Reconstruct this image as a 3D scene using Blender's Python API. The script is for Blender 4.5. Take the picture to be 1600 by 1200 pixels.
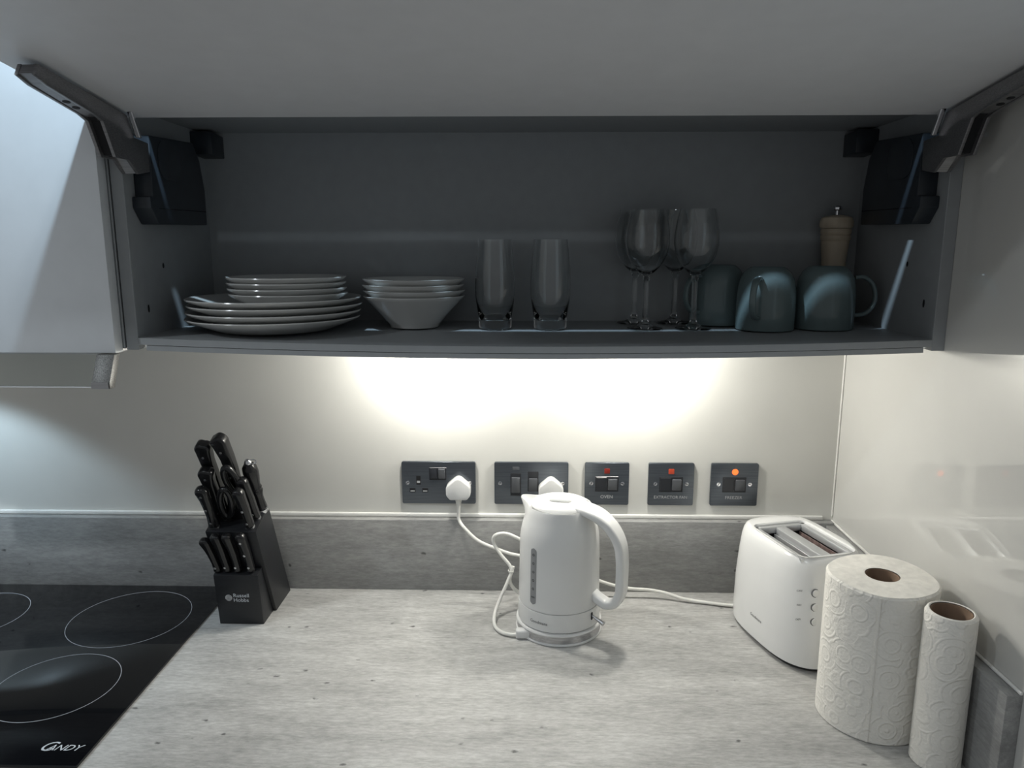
import bpy, bmesh, math, random
from mathutils import Vector, Matrix

for o in list(bpy.data.objects):
    bpy.data.objects.remove(o)
scene = bpy.context.scene
COL = scene.collection
H = 0.9                      # height of the worktop surface above the floor
PI = math.pi
sin, cos, rad = math.sin, math.cos, math.radians

# ------------------------------------------------------------------ camera
cam_d = bpy.data.cameras.new('camera')
cam_d.sensor_width = 36.0
cam_d.lens = 1155.0 / 1600.0 * 36.0
cam_d.clip_start = 0.02
cam = bpy.data.objects.new('camera', cam_d)
COL.objects.link(cam)
cam.location = (0.0, -1.4, 0.683 + H)
cam.rotation_euler = (rad(90 - 10.7), 0.0, rad(1.24))
scene.camera = cam

# ------------------------------------------------------------------ light
scene.view_settings.view_transform = 'Standard'
scene.view_settings.look = 'None'
scene.view_settings.gamma = 1.0
scene.view_settings.use_curve_mapping = False
scene.view_settings.exposure = 0.0

world = bpy.data.worlds.new('room_ambient')
scene.world = world
world.use_nodes = True
bg = world.node_tree.nodes['Background']
bg.inputs[0].default_value = (0.95, 0.98, 1.0, 1)
bg.inputs[1].default_value = 0.20


def spot(name, loc, target, energy, color, size=120, blend=0.3, radius=0.03):
    d = bpy.data.lights.new(name, 'SPOT')
    d.energy = energy
    d.color = color
    d.spot_size = rad(size)
    d.spot_blend = blend
    d.shadow_soft_size = radius
    o = bpy.data.objects.new(name, d)
    COL.objects.link(o)
    o.location = (loc[0], loc[1], loc[2] + H)
    v = Vector(target) - Vector(loc)
    o.rotation_euler = v.to_track_quat('-Z', 'Y').to_euler()
    return o


COOL = (0.62, 0.83, 1.0)
# recessed ceiling downlights of the kitchen
spot('ceiling_downlight', (-0.34, -0.60, 1.5), (-0.34, -0.60, 0), 50, COOL, 150, 0.6, 0.016)
spot('ceiling_downlight', (-0.34, -1.27, 1.5), (-0.34, -1.27, 0), 8, (0.86, 0.94, 1.0), 150, 0.6, 0.03)
spot('ceiling_downlight', (-1.55, -1.29, 1.5), (-1.55, -1.29, 0), 32, (0.86, 0.94, 1.0), 150, 0.6, 0.03)

UNDER_W = 4.15
UNDER_COL = (1.0, 0.972, 0.895)
UNDER_X = (-0.178, 0.197)


# ------------------------------------------------------------------ materials
def new_mat(name):
    m = bpy.data.materials.new(name)
    m.use_nodes = True
    nt = m.node_tree
    return m, nt, nt.nodes['Principled BSDF']


def mat(name, col, rough=0.5, metal=0.0, **kw):
    m, nt, p = new_mat(name)
    p.inputs['Base Color'].default_value = (*col, 1)
    p.inputs['Roughness'].default_value = rough
    p.inputs['Metallic'].default_value = metal
    for k, v in kw.items():
        p.inputs[k.replace('_', ' ')].default_value = v
    return m


def grain(m, scale=(60, 60, 60), amount=0.06, bump=0.0, detail=4, dist=0.001):
    """fine procedural variation of colour and relief on an existing material"""
    nt = m.node_tree
    p = nt.nodes['Principled BSDF']
    tc = nt.nodes.new('ShaderNodeTexCoord')
    mp = nt.nodes.new('ShaderNodeMapping')
    mp.inputs['Scale'].default_value = scale
    nz = nt.nodes.new('ShaderNodeTexNoise')
    nz.inputs['Scale'].default_value = 1.0
    nz.inputs['Detail'].default_value = detail
    nt.links.new(tc.outputs['Object'], mp.inputs['Vector'])
    nt.links.new(mp.outputs['Vector'], nz.inputs['Vector'])
    base = tuple(p.inputs['Base Color'].default_value)
    rp = nt.nodes.new('ShaderNodeValToRGB')
    rp.color_ramp.elements[0].position = 0.3
    rp.color_ramp.elements[1].position = 0.7
    rp.color_ramp.elements[0].color = (*[c * (1 - amount) for c in base[:3]], 1)
    rp.color_ramp.elements[1].color = (*[min(1, c * (1 + amount)) for c in base[:3]], 1)
    nt.links.new(nz.outputs['Fac'], rp.inputs['Fac'])
    nt.links.new(rp.outputs['Color'], p.inputs['Base Color'])
    if bump:
        b = nt.nodes.new('ShaderNodeBump')
        b.inputs['Strength'].default_value = bump
        b.inputs['Distance'].default_value = dist
        nt.links.new(nz.outputs['Fac'], b.inputs['Height'])
        nt.links.new(b.outputs['Normal'], p.inputs['Normal'])
    return m


def concrete(name, dark, mid, light, along='x'):
    m, nt, p = new_mat(name)
    N, L = nt.nodes, nt.links
    tc = N.new('ShaderNodeTexCoord')

    def noise(sc, detail, rough=0.6):
        mp = N.new('ShaderNodeMapping')
        mp.inputs['Scale'].default_value = sc
        nz = N.new('ShaderNodeTexNoise')
        nz.inputs['Scale'].default_value = 1
        nz.inputs['Detail'].default_value = detail
        nz.inputs['Roughness'].default_value = rough
        L.new(tc.outputs['Object'], mp.inputs['Vector'])
        L.new(mp.outputs['Vector'], nz.inputs['Vector'])
        return nz.outputs['Fac']

    def ax(a, b, c):
        return (a, b, c) if along == 'x' else (b, a, c)
    streak = noise(ax(9, 62, 62), 10, 0.72)
    cloud = noise(ax(6, 16, 16), 8, 0.66)
    fine = noise(ax(60, 230, 230), 8, 0.7)
    mx = N.new('ShaderNodeMix')
    mx.inputs[0].default_value = 0.55
    L.new(streak, mx.inputs[2])
    L.new(cloud, mx.inputs[3])
    mx2 = N.new('ShaderNodeMix')
    mx2.inputs[0].default_value = 0.42
    L.new(mx.outputs[0], mx2.inputs[2])
    L.new(fine, mx2.inputs[3])
    rp = N.new('ShaderNodeValToRGB')
    e = rp.color_ramp.elements
    e[0].position, e[1].position = 0.385, 0.615
    e[0].color, e[1].color = (*dark, 1), (*light, 1)
    k = e.new(0.5)
    k.color = (*mid, 1)
    L.new(mx2.outputs[0], rp.inputs['Fac'])
    # small dark pits
    mp = N.new('ShaderNodeMapping')
    mp.inputs['Scale'].default_value = ax(26, 42, 42)
    L.new(tc.outputs['Object'], mp.inputs['Vector'])
    wn = N.new('ShaderNodeTexNoise')
    wn.inputs['Scale'].default_value = 95
    wn.inputs['Detail'].default_value = 4
    L.new(tc.outputs['Object'], wn.inputs['Vector'])
    wv = N.new('ShaderNodeVectorMath')
    wv.operation = 'MULTIPLY_ADD'
    wv.inputs[1].default_value = (0.35, 0.35, 0.35)
    L.new(wn.outputs['Color'], wv.inputs[0])
    L.new(mp.outputs['Vector'], wv.inputs[2])
    vo = N.new('ShaderNodeTexVoronoi')
    vo.inputs['Scale'].default_value = 1
    L.new(wv.outputs[0], vo.inputs['Vector'])
    sep = N.new('ShaderNodeSeparateColor')
    L.new(vo.outputs['Color'], sep.inputs[0])
    gate = N.new('ShaderNodeMath')
    gate.operation = 'GREATER_THAN'
    gate.inputs[1].default_value = 0.72
    L.new(sep.outputs[0], gate.inputs[0])
    sm = N.new('ShaderNodeMapRange')
    sm.inputs[1].default_value, sm.inputs[2].default_value = 0.06, 0.15
    sm.inputs[3].default_value, sm.inputs[4].default_value = 0.85, 0.0
    L.new(vo.outputs['Distance'], sm.inputs[0])
    mul = N.new('ShaderNodeMath')
    mul.operation = 'MULTIPLY'
    L.new(gate.outputs[0], mul.inputs[0])
    L.new(sm.outputs[0], mul.inputs[1])
    mc = N.new('ShaderNodeMix')
    mc.data_type = 'RGBA'
    L.new(mul.outputs[0], mc.inputs[0])
    L.new(rp.outputs['Color'], mc.inputs[6])
    mc.inputs[7].default_value = (*[c * 0.25 for c in dark], 1)
    L.new(mc.outputs[2], p.inputs['Base Color'])
    p.inputs['Roughness'].default_value = 0.5
    b = N.new('ShaderNodeBump')
    b.inputs['Strength'].default_value = 0.12
    b.inputs['Distance'].default_value = 0.001
    L.new(mx2.outputs[0], b.inputs['Height'])
    L.new(b.outputs['Normal'], p.inputs['Normal'])
    return m


def brushed(name, col, rough=0.34, metal=0.9):
    m = mat(name, col, rough, metal)
    return grain(m, (14, 300, 900), 0.18, 0.05, 3, 0.0004)


def paper_mat(name):
    m, nt, p = new_mat(name)
    N, L = nt.nodes, nt.links
    p.inputs['Base Color'].default_value = (0.80, 0.775, 0.72, 1)
    p.inputs['Roughness'].default_value = 0.95
    tc = N.new('ShaderNodeTexCoord')
    # embossed scrolls: rings around scattered centres, beads between them
    vo = N.new('ShaderNodeTexVoronoi')
    vo.inputs['Scale'].default_value = 30
    vo.inputs['Randomness'].default_value = 0.8
    L.new(tc.outputs['Object'], vo.inputs['Vector'])
    w = N.new('ShaderNodeMath')
    w.operation = 'MULTIPLY'
    w.inputs[1].default_value = 21
    L.new(vo.outputs['Distance'], w.inputs[0])
    s = N.new('ShaderNodeMath')
    s.operation = 'SINE'
    L.new(w.outputs[0], s.inputs[0])
    sp = N.new('ShaderNodeMath')
    sp.operation = 'MAXIMUM'
    sp.inputs[1].default_value = 0.35
    L.new(s.outputs[0], sp.inputs[0])
    v2 = N.new('ShaderNodeTexVoronoi')
    v2.inputs['Scale'].default_value = 210
    L.new(tc.outputs['Object'], v2.inputs['Vector'])
    nz = N.new('ShaderNodeTexNoise')
    nz.inputs['Scale'].default_value = 400
    L.new(tc.outputs['Object'], nz.inputs['Vector'])
    nl = N.new('ShaderNodeTexNoise')
    nl.inputs['Scale'].default_value = 16
    L.new(tc.outputs['Object'], nl.inputs['Vector'])
    gm = N.new('ShaderNodeMath')
    gm.operation = 'MULTIPLY'
    L.new(sp.outputs[0], gm.inputs[0])
    L.new(nl.outputs['Fac'], gm.inputs[1])
    a1 = N.new('ShaderNodeMath')
    a1.operation = 'MULTIPLY_ADD'
    a1.inputs[1].default_value = 0.22
    L.new(v2.outputs['Distance'], a1.inputs[0])
    L.new(gm.outputs[0], a1.inputs[2])
    a2 = N.new('ShaderNodeMath')
    a2.operation = 'MULTIPLY_ADD'
    a2.inputs[1].default_value = 0.18
    L.new(nz.outputs['Fac'], a2.inputs[0])
    L.new(a1.outputs[0], a2.inputs[2])
    b = N.new('ShaderNodeBump')
    b.inputs['Strength'].default_value = 0.5
    b.inputs['Distance'].default_value = 0.004
    L.new(a2.outputs[0], b.inputs['Height'])
    L.new(b.outputs['Normal'], p.inputs['Normal'])
    return m


def glass_mat(name, col, rough=0.0, ior=1.5):
    m, nt, p = new_mat(name)
    p.inputs['Base Color'].default_value = (*col, 1)
    p.inputs['Roughness'].default_value = rough
    p.inputs['IOR'].default_value = ior
    p.inputs['Transmission Weight'].default_value = 1.0
    return m


def emit_mat(name, col, strength, base=(0.02, 0.02, 0.02)):
    m, nt, p = new_mat(name)
    p.inputs['Base Color'].default_value = (*base, 1)
    p.inputs['Emission Color'].default_value = (*col, 1)
    p.inputs['Emission Strength'].default_value = strength
    p.inputs['Roughness'].default_value = 0.3
    return m


M = {}
M['wall'] = grain(mat('satin_wall_panel', (0.68, 0.675, 0.64), 0.38), (9, 9, 9), 0.025)
M['wall_gloss'] = grain(mat('gloss_wall_panel', (0.58, 0.575, 0.55), 0.015, Specular_IOR_Level=1.0), (9, 9, 9), 0.02)
M['bead'] = grain(mat('white_sealant', (0.80, 0.79, 0.76), 0.4), (40, 40, 40), 0.05)
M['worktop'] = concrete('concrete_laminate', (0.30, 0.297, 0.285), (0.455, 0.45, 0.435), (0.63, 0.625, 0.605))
M['upstand'] = concrete('concrete_laminate_shaded', (0.21, 0.21, 0.205), (0.29, 0.29, 0.285), (0.38, 0.38, 0.37))  # worktop laminate with the upright face's shade put into its colour
M['upstand_y'] = concrete('concrete_laminate_shaded_y', (0.21, 0.21, 0.205), (0.29, 0.29, 0.285), (0.38, 0.38, 0.37), 'y')  # same shade-darkened laminate, streaks running along y
M['carcass'] = grain(mat('grey_carcass_board', (0.31, 0.325, 0.335), 0.5), (50, 50, 50), 0.03)
M['door_in'] = grain(mat('grey_door_board', (0.70, 0.705, 0.72), 0.42), (30, 30, 30), 0.02)
M['door_left'] = grain(mat('pale_grey_door', (0.64, 0.66, 0.68), 0.35), (30, 30, 30), 0.02)
M['navy'] = grain(mat('dark_plastic', (0.022, 0.028, 0.036), 0.38), (80, 80, 80), 0.1)
M['black'] = grain(mat('black_plastic', (0.012, 0.012, 0.014), 0.3), (80, 80, 80), 0.1)
M['dark_gap'] = mat('dark_gap', (0.006, 0.006, 0.008), 0.7)
M['steel'] = brushed('brushed_steel', (0.50, 0.50, 0.51), 0.3, 1.0)
M['tray'] = grain(mat('satin_aluminium', (0.62, 0.63, 0.64), 0.42, 0.7), (60, 8, 60), 0.06)
M['arm'] = brushed('nickel_arm', (0.27, 0.265, 0.27), 0.32, 0.85)
M['chrome'] = grain(mat('chrome', (0.78, 0.78, 0.80), 0.16, 1.0), (60, 60, 60), 0.05)
M['speckle'] = grain(mat('pitted_chrome', (0.13, 0.13, 0.125), 0.45, 0.4), (900, 900, 900), 0.6, 0.2, 2)
M['plate'] = brushed('black_nickel_plate', (0.13, 0.145, 0.165), 0.30, 0.85)
M['rocker'] = grain(mat('grey_rocker', (0.085, 0.09, 0.10), 0.35), (60, 60, 60), 0.05)
M['rocker_dark'] = grain(mat('dark_rocker', (0.02, 0.022, 0.027), 0.3), (60, 60, 60), 0.05)
M['white'] = grain(mat('white_gloss_plastic', (0.73, 0.73, 0.72), 0.2), (20, 20, 20), 0.01)
M['white_cord'] = grain(mat('white_cord', (0.78, 0.77, 0.73), 0.4), (50, 50, 50), 0.03)
M['ceramic'] = grain(mat('white_glazed_ceramic', (0.60, 0.60, 0.585), 0.16), (20, 20, 20), 0.02)
M['mug'] = grain(mat('blue_green_glaze', (0.15, 0.20, 0.205), 0.14), (20, 20, 20), 0.04)
M['wood'] = grain(mat('pale_wood', (0.48, 0.40, 0.30), 0.45), (60, 60, 6), 0.12)
M['glass'] = glass_mat('clear_glass', (0.97, 0.98, 0.98))
M['visor'] = glass_mat('grey_visor_glass', (0.80, 0.84, 0.84), 0.02, 1.3)
M['visor_edge'] = mat('glass_edge', (0.75, 0.76, 0.78), 0.2)
M['hob'] = mat('black_hob_glass', (0.004, 0.0045, 0.006), 0.035, 0.0)
M['hob_print'] = mat('hob_print', (0.36, 0.37, 0.40), 0.4)
M['logo_print'] = mat('logo_print', (0.62, 0.66, 0.70), 0.4)
M['block'] = grain(mat('black_wood_block', (0.010, 0.011, 0.0135), 0.42), (30, 30, 200), 0.2)
M['handle'] = grain(mat('black_handle', (0.010, 0.010, 0.011), 0.2), (80, 80, 80), 0.1)
M['window'] = mat('smoked_window', (0.27, 0.275, 0.28), 0.25)
M['print_grey'] = mat('grey_print', (0.10, 0.10, 0.10), 0.5)
M['print_light'] = mat('light_print', (0.42, 0.43, 0.44), 0.5)
M['paper'] = paper_mat('embossed_paper')
M['paper_end'] = grain(mat('paper_end', (0.80, 0.775, 0.72), 0.95), (90, 90, 90), 0.08, 0.5, 6, 0.003)
M['card'] = grain(mat('brown_cardboard', (0.23, 0.155, 0.105), 0.85), (50, 50, 12), 0.15)
M['neon_off'] = mat('red_neon_lens', (0.22, 0.02, 0.012), 0.25)
M['neon_on'] = emit_mat('lit_neon_lens', (1.0, 0.16, 0.03), 1.6, (0.4, 0.06, 0.02))
M['neon_dim'] = emit_mat('dim_neon_lens', (1.0, 0.10, 0.02), 0.16, (0.30, 0.04, 0.02))
M['lamp_lens'] = emit_mat('lamp_lens', (1.0, 0.95, 0.86), 6.0)
M['element'] = grain(mat('toaster_element', (0.16, 0.11, 0.10), 0.6), (150, 150, 150), 0.5)


# ------------------------------------------------------------------ mesh helpers
def finish(bm, sharp=35):
    bmesh.ops.recalc_face_normals(bm, faces=bm.faces)
    me = bpy.data.meshes.new('mesh')
    bm.to_mesh(me)
    bm.free()
    for p in me.polygons:
        p.use_smooth = True
    me.set_sharp_from_angle(angle=rad(sharp))
    return me


def put(name, bm, m, parent=None, loc=(0, 0, 0), rot=None, sharp=35):
    me = bm if isinstance(bm, bpy.types.Mesh) else finish(bm, sharp)
    me.name = name
    if not me.materials:
        me.materials.append(M[m] if isinstance(m, str) else m)
    o = bpy.data.objects.new(name, me)
    COL.objects.link(o)
    if parent is not None:
        o.parent = parent
        o.location = loc
    else:
        o.location = (loc[0], loc[1], loc[2] + H)
    if rot:
        o.rotation_euler = rot
    return o


def tag(o, label, cat, group=None):
    o['label'] = label
    o['category'] = cat
    if group:
        o['group'] = group
    return o


def thing(name, label, cat, loc=(0, 0, 0), rz=0.0, group=None, rot=None):
    o = bpy.data.objects.new(name, None)
    COL.objects.link(o)
    o.empty_display_size = 0.05
    o.location = (loc[0], loc[1], loc[2] + H)
    o.rotation_euler = rot if rot else (0, 0, rz)
    return tag(o, label, cat, group)


def structure(o):
    o['kind'] = 'structure'
    return o


def copy_thing(src, loc, rz=0.0, label=None):
    r = src.copy()
    COL.objects.link(r)
    r.location = (loc[0], loc[1], loc[2] + H)
    r.rotation_euler = (0, 0, rz)
    if label:
        r['label'] = label
    for ch in list(src.children):
        c = ch.copy()
        COL.objects.link(c)
        c.parent = r
        for g in list(ch.children):
            d = g.copy()
            COL.objects.link(d)
            d.parent = c
    return r


def bevel(bm, w, seg=2, ang=30):
    es = [e for e in bm.edges if len(e.link_faces) == 2 and e.calc_face_angle(0) > rad(ang)]
    if es and w > 0:
        bmesh.ops.bevel(bm, geom=es, offset=w, segments=seg, affect='EDGES', profile=0.5, clamp_overlap=True)
    return bm


def box(x0, x1, y0, y1, z0, z1, bv=0.0, seg=2, bm=None):
    b = bmesh.new()
    vs = [b.verts.new((x, y, z)) for x in (x0, x1) for y in (y0, y1) for z in (z0, z1)]
    for f in ((0, 1, 3, 2), (4, 6, 7, 5), (0, 4, 5, 1), (2, 3, 7, 6), (0, 2, 6, 4), (1, 5, 7, 3)):
        b.faces.new([vs[i] for i in f])
    bmesh.ops.recalc_face_normals(b, faces=b.faces)
    if bv:
        bevel(b, bv, seg)
    return merge(bm, b)


def merge(bm, b):
    if bm is None:
        return b
    me = bpy.data.meshes.new('tmp')
    b.to_mesh(me)
    b.free()
    bm.from_mesh(me)
    bpy.data.meshes.remove(me)
    return bm


def prism(pts, t0, t1, plane='yz', bv=0.0, seg=2, bm=None):
    b = bmesh.new()

    def P(p, t):
        if plane == 'yz':
            return (t, p[0], p[1])
        if plane == 'xz':
            return (p[0], t, p[1])
        return (p[0], p[1], t)
    a = [b.verts.new(P(p, t0)) for p in pts]
    c = [b.verts.new(P(p, t1)) for p in pts]
    n = len(pts)
    b.faces.new(a)
    b.faces.new(c)
    for i in range(n):
        b.faces.new((a[i], a[(i + 1) % n], c[(i + 1) % n], c[i]))
    bmesh.ops.recalc_face_normals(b, faces=b.faces)
    if bv:
        bevel(b, bv, seg, 25)
    return merge(bm, b)


def lathe(prof, seg=48, bm=None, closed=False, fn=None):
    """profile of (r, z); r = 0 closes the end"""
    b = bmesh.new()
    rings = []
    for (r, z) in prof:
        if r < 1e-6:
            rings.append([b.verts.new((0, 0, z))])
        else:
            ring = []
            for i in range(seg):
                t = 2 * PI * i / seg
                rr, zz = fn(r, z, t) if fn else (r, z)
                ring.append(b.verts.new((rr * cos(t), rr * sin(t), zz)))
            rings.append(ring)
    pairs = list(zip(rings, rings[1:]))
    if closed:
        pairs.append((rings[-1], rings[0]))
    for A, B in pairs:
        for i in range(seg):
            j = (i + 1) % seg
            if len(A) == 1 and len(B) == 1:
                continue
            if len(A) == 1:
                b.faces.new((A[0], B[i], B[j]))
            elif len(B) == 1:
                b.faces.new((A[i], A[j], B[0]))
            else:
                b.faces.new((A[i], A[j], B[j], B[i]))
    return merge(bm, b)


def smooth_path(pts, n=8):
    P = [Vector(p) for p in pts]
    if len(P) < 3:
        return P
    Q = [2 * P[0] - P[1]] + P + [2 * P[-1] - P[-2]]
    out = []
    for i in range(1, len(Q) - 2):
        for k in range(n):
            t = k / n
            a, b_, c, d = Q[i - 1], Q[i], Q[i + 1], Q[i + 2]
            out.append(0.5 * ((2 * b_) + (c - a) * t + (2 * a - 5 * b_ + 4 * c - d) * t * t + (3 * b_ - a - 3 * c + d) * t ** 3))
    out.append(P[-1])
    return out


def tube(pts, r, seg=10, n=8, bm=None, cap=True):
    path = smooth_path(pts, n)
    b = bmesh.new()
    rings = []
    up = None
    for i, p in enumerate(path):
        a = path[max(0, i - 1)]
        c = path[min(len(path) - 1, i + 1)]
        t = (c - a).normalized()
        if up is None:
            up = Vector((0, 0, 1)) if abs(t.z) < 0.9 else Vector((1, 0, 0))
        s = t.cross(up).normalized()
        up = s.cross(t).normalized()
        rr = r(i / (len(path) - 1)) if callable(r) else r
        rings.append([b.verts.new(p + rr * (cos(2 * PI * k / seg) * s + sin(2 * PI * k / seg) * up)) for k in range(seg)])
    for A, B in zip(rings, rings[1:]):
        for k in range(seg):
            b.faces.new((A[k], A[(k + 1) % seg], B[(k + 1) % seg], B[k]))
    if cap:
        b.faces.new(rings[0])
        b.faces.new(rings[-1])
    bmesh.ops.recalc_face_normals(b, faces=b.faces)
    return merge(bm, b)


def rrect(w, h, r, n=5):
    out = []
    for cx, cy, a0 in ((w / 2 - r, h / 2 - r, 0), (-w / 2 + r, h / 2 - r, 90), (-w / 2 + r, -h / 2 + r, 180), (w / 2 - r, -h / 2 + r, 270)):
        for k in range(n + 1):
            a = rad(a0 + 90 * k / n)
            out.append((cx + r * cos(a), cy + r * sin(a)))
    return out


def sweep(pts, secs, side, n=6, bm=None):
    """sweep sections (w, h, r) along a planar path whose plane normal is `side`"""
    path = smooth_path(pts, n)
    side = Vector(side).normalized()
    b = bmesh.new()
    rings = []
    m = len(path) - 1
    for i, p in enumerate(path):
        t = (path[min(m, i + 1)] - path[max(0, i - 1)]).normalized()
        nn = t.cross(side).normalized()
        f = i / m * (len(secs) - 1)
        k = min(int(f), len(secs) - 2)
        u = f - k
        w, h, r = [secs[k][q] * (1 - u) + secs[k + 1][q] * u for q in range(3)]
        rings.append([b.verts.new(p + a * side + c * nn) for a, c in rrect(w, h, r)])
    L = len(rings[0])
    for A, B in zip(rings, rings[1:]):
        for k in range(L):
            b.faces.new((A[k], A[(k + 1) % L], B[(k + 1) % L], B[k]))
    b.faces.new(rings[0])
    b.faces.new(rings[-1])
    bmesh.ops.recalc_face_normals(b, faces=b.faces)
    return merge(bm, b)


def text_mesh(body, size, depth=0.0003, shear=0.0, align='CENTER', spacing=1.0):
    cu = bpy.data.curves.new('txt', 'FONT')
    cu.body = body
    cu.size = size
    cu.extrude = depth
    cu.shear = shear
    cu.align_x = align
    cu.align_y = 'CENTER'
    cu.space_character = spacing
    cu.resolution_u = 3
    o = bpy.data.objects.new('txt', cu)
    COL.objects.link(o)
    dg = bpy.context.evaluated_depsgraph_get()
    me = bpy.data.meshes.new_from_object(o.evaluated_get(dg))
    bpy.data.objects.remove(o)
    bpy.data.curves.remove(cu)
    me.materials.clear()
    return me


def text(name, body, size, m, parent, loc, rot, **kw):
    return put(name, text_mesh(body, size, **kw), m, parent, loc, rot)


# ------------------------------------------------------------------ the setting
XR = 0.603                    # face of the right wall
XL = -2.3
UPH = 0.148                   # upstand height
structure(put('wall_back', box(XL, XR + 0.02, 0, 0.02, -0.9, 1.5), 'wall'))
structure(put('wall_right', box(XR, XR + 0.02, -1.25, 0.0, -0.9, 1.5), 'wall_gloss'))
structure(put('trim_1', box(XL, XR - 0.02, -0.0055, 0.0, UPH, UPH + 0.009, 0.0025, 3), 'bead'))
structure(put('trim_2', box(XR - 0.004, XR, -0.576, -0.0, UPH - 0.004, UPH + 0.001, 0.0018, 3), 'bead'))
structure(put('trim_3', box(XR - 0.0035, XR, -0.0035, 0.0, UPH + 0.007, 0.53, 0.0015, 3), 'bead'))

tag(put('worktop', box(XL, XR, -0.62, 0.0, -0.038, 0.0, 0.003, 3), 'worktop'),
    'pale grey concrete-effect laminate worktop under the kettle and hob', 'worktop')
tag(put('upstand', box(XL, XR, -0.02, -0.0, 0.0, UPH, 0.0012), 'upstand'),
    'long shade-darkened grey concrete-effect upstand along the back wall behind the kettle', 'upstand')
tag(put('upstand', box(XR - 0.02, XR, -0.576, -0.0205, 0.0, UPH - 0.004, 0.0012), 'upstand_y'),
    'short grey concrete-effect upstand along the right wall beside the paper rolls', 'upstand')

# ------------------------------------------------------------------ wall cabinet with lifted door
XI0, XI1 = -0.577, 0.585      # inner faces of the side panels
YF, YB = -0.325, -0.045       # front edge and back panel
ZS, ZT = 0.547, 0.876         # shelf top at its ends, underside of the top panel
SAG = 0.0115


def shelf_z(x, y):
    u = (x - 0.004) / 0.581
    w = max(0.0, min(1.0, (YB - y) / (YB - YF)))
    return ZS - SAG * (1 - u * u) * (0.12 + 0.88 * w)


cab = thing('wall_cabinet', 'wide grey wall cabinet with its flap door lifted, holding plates and glasses', 'cabinet', (0, 0, 0))
put('side_panel', box(-0.595, XI0, YF, -0.001, 0.529, 0.894, 0.0008, 1), 'carcass', cab)
put('side_panel', box(XI1, XR, YF, -0.001, 0.531, 0.894, 0.0008, 1), 'carcass', cab)
put('top_panel', box(XI0, XI1, -0.314, -0.001, ZT, ZT + 0.018), 'carcass', cab)
put('back_panel', box(XI0, XI1, YB, YB + 0.008, 0.53, ZT), 'carcass', cab)


def sagged(x0, x1, y0, y1, dz0, dz1, nx=40, ny=6):
    b = bmesh.new()
    top, bot = [], []
    for i in range(nx + 1):
        x = x0 + (x1 - x0) * i / nx
        top.append([b.verts.new((x, y0 + (y1 - y0) * j / ny, shelf_z(x, y0 + (y1 - y0) * j / ny) + dz1)) for j in range(ny + 1)])
        bot.append([b.verts.new((x, y0 + (y1 - y0) * j / ny, shelf_z(x, y0 + (y1 - y0) * j / ny) + dz0)) for j in range(ny + 1)])
    for i in range(nx):
        for j in range(ny):
            b.faces.new((top[i][j], top[i + 1][j], top[i + 1][j + 1], top[i][j + 1]))
            b.faces.new((bot[i][j], bot[i][j + 1], bot[i + 1][j + 1], bot[i + 1][j]))
        b.faces.new((bot[i][0], bot[i + 1][0], top[i + 1][0], top[i][0]))
        b.faces.new((bot[i][ny], top[i][ny], top[i + 1][ny], bot[i + 1][ny]))
    for i in (0, nx):
        for j in range(ny):
            b.faces.new((bot[i][j], bot[i][j + 1], top[i][j + 1], top[i][j]))
    return b


put('bottom_shelf', sagged(XI0, XI1, YF, -0.012, -0.010, 0.0), 'carcass', cab)
put('edge_strip', sagged(XI0 + 0.011, XI1 - 0.011, YF + 0.0012, -0.30, -0.0185, -0.0108, 40, 1), 'carcass', cab)

for x in UNDER_X:
    zz = shelf_z(x, -0.085) - 0.0102
    dl = put('downlight', lathe([(0.034, 0.0), (0.034, -0.006), (0.031, -0.008), (0.027, -0.008), (0.027, 0.0)], 40, closed=True), 'steel', cab, (x, -0.085, zz))
    put('lens', lathe([(0, -0.005), (0.026, -0.005), (0.026, -0.003), (0, -0.003)], 32), 'lamp_lens', dl)
    ld = bpy.data.lights.new('under_cabinet_lamp', 'POINT')
    ld.shadow_soft_size = 0.016
    ld.energy = UNDER_W
    ld.color = UNDER_COL
    lo = bpy.data.objects.new('under_cabinet_lamp', ld)
    COL.objects.link(lo)
    lo.location = (x, -0.085, zz - 0.026 + H)

# lifted flap door
TILT = rad(8.0)
hy, hz = -0.325, 0.857


door_poly = [(hy, hz), (hy - 0.362 * cos(TILT), hz + 0.362 * sin(TILT)),
             (hy - 0.362 * cos(TILT) + 0.018 * sin(TILT), hz + 0.362 * sin(TILT) + 0.018 * cos(TILT)),
             (hy + 0.018 * sin(TILT), hz + 0.018 * cos(TILT))]
put('flap_door', prism(door_poly, -0.5965, 0.6015, 'yz', 0.0012, 1), 'door_in', cab)


def mx(x, side):              # mirror about the middle of the cabinet
    return x if side < 0 else 0.008 - x


def mprism(pts, x0, x1, side, bv=0.0, bm=None):
    a, b_ = mx(x0, side), mx(x1, side)
    return prism(pts, min(a, b_), max(a, b_), 'yz', bv, 2, bm)


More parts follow.
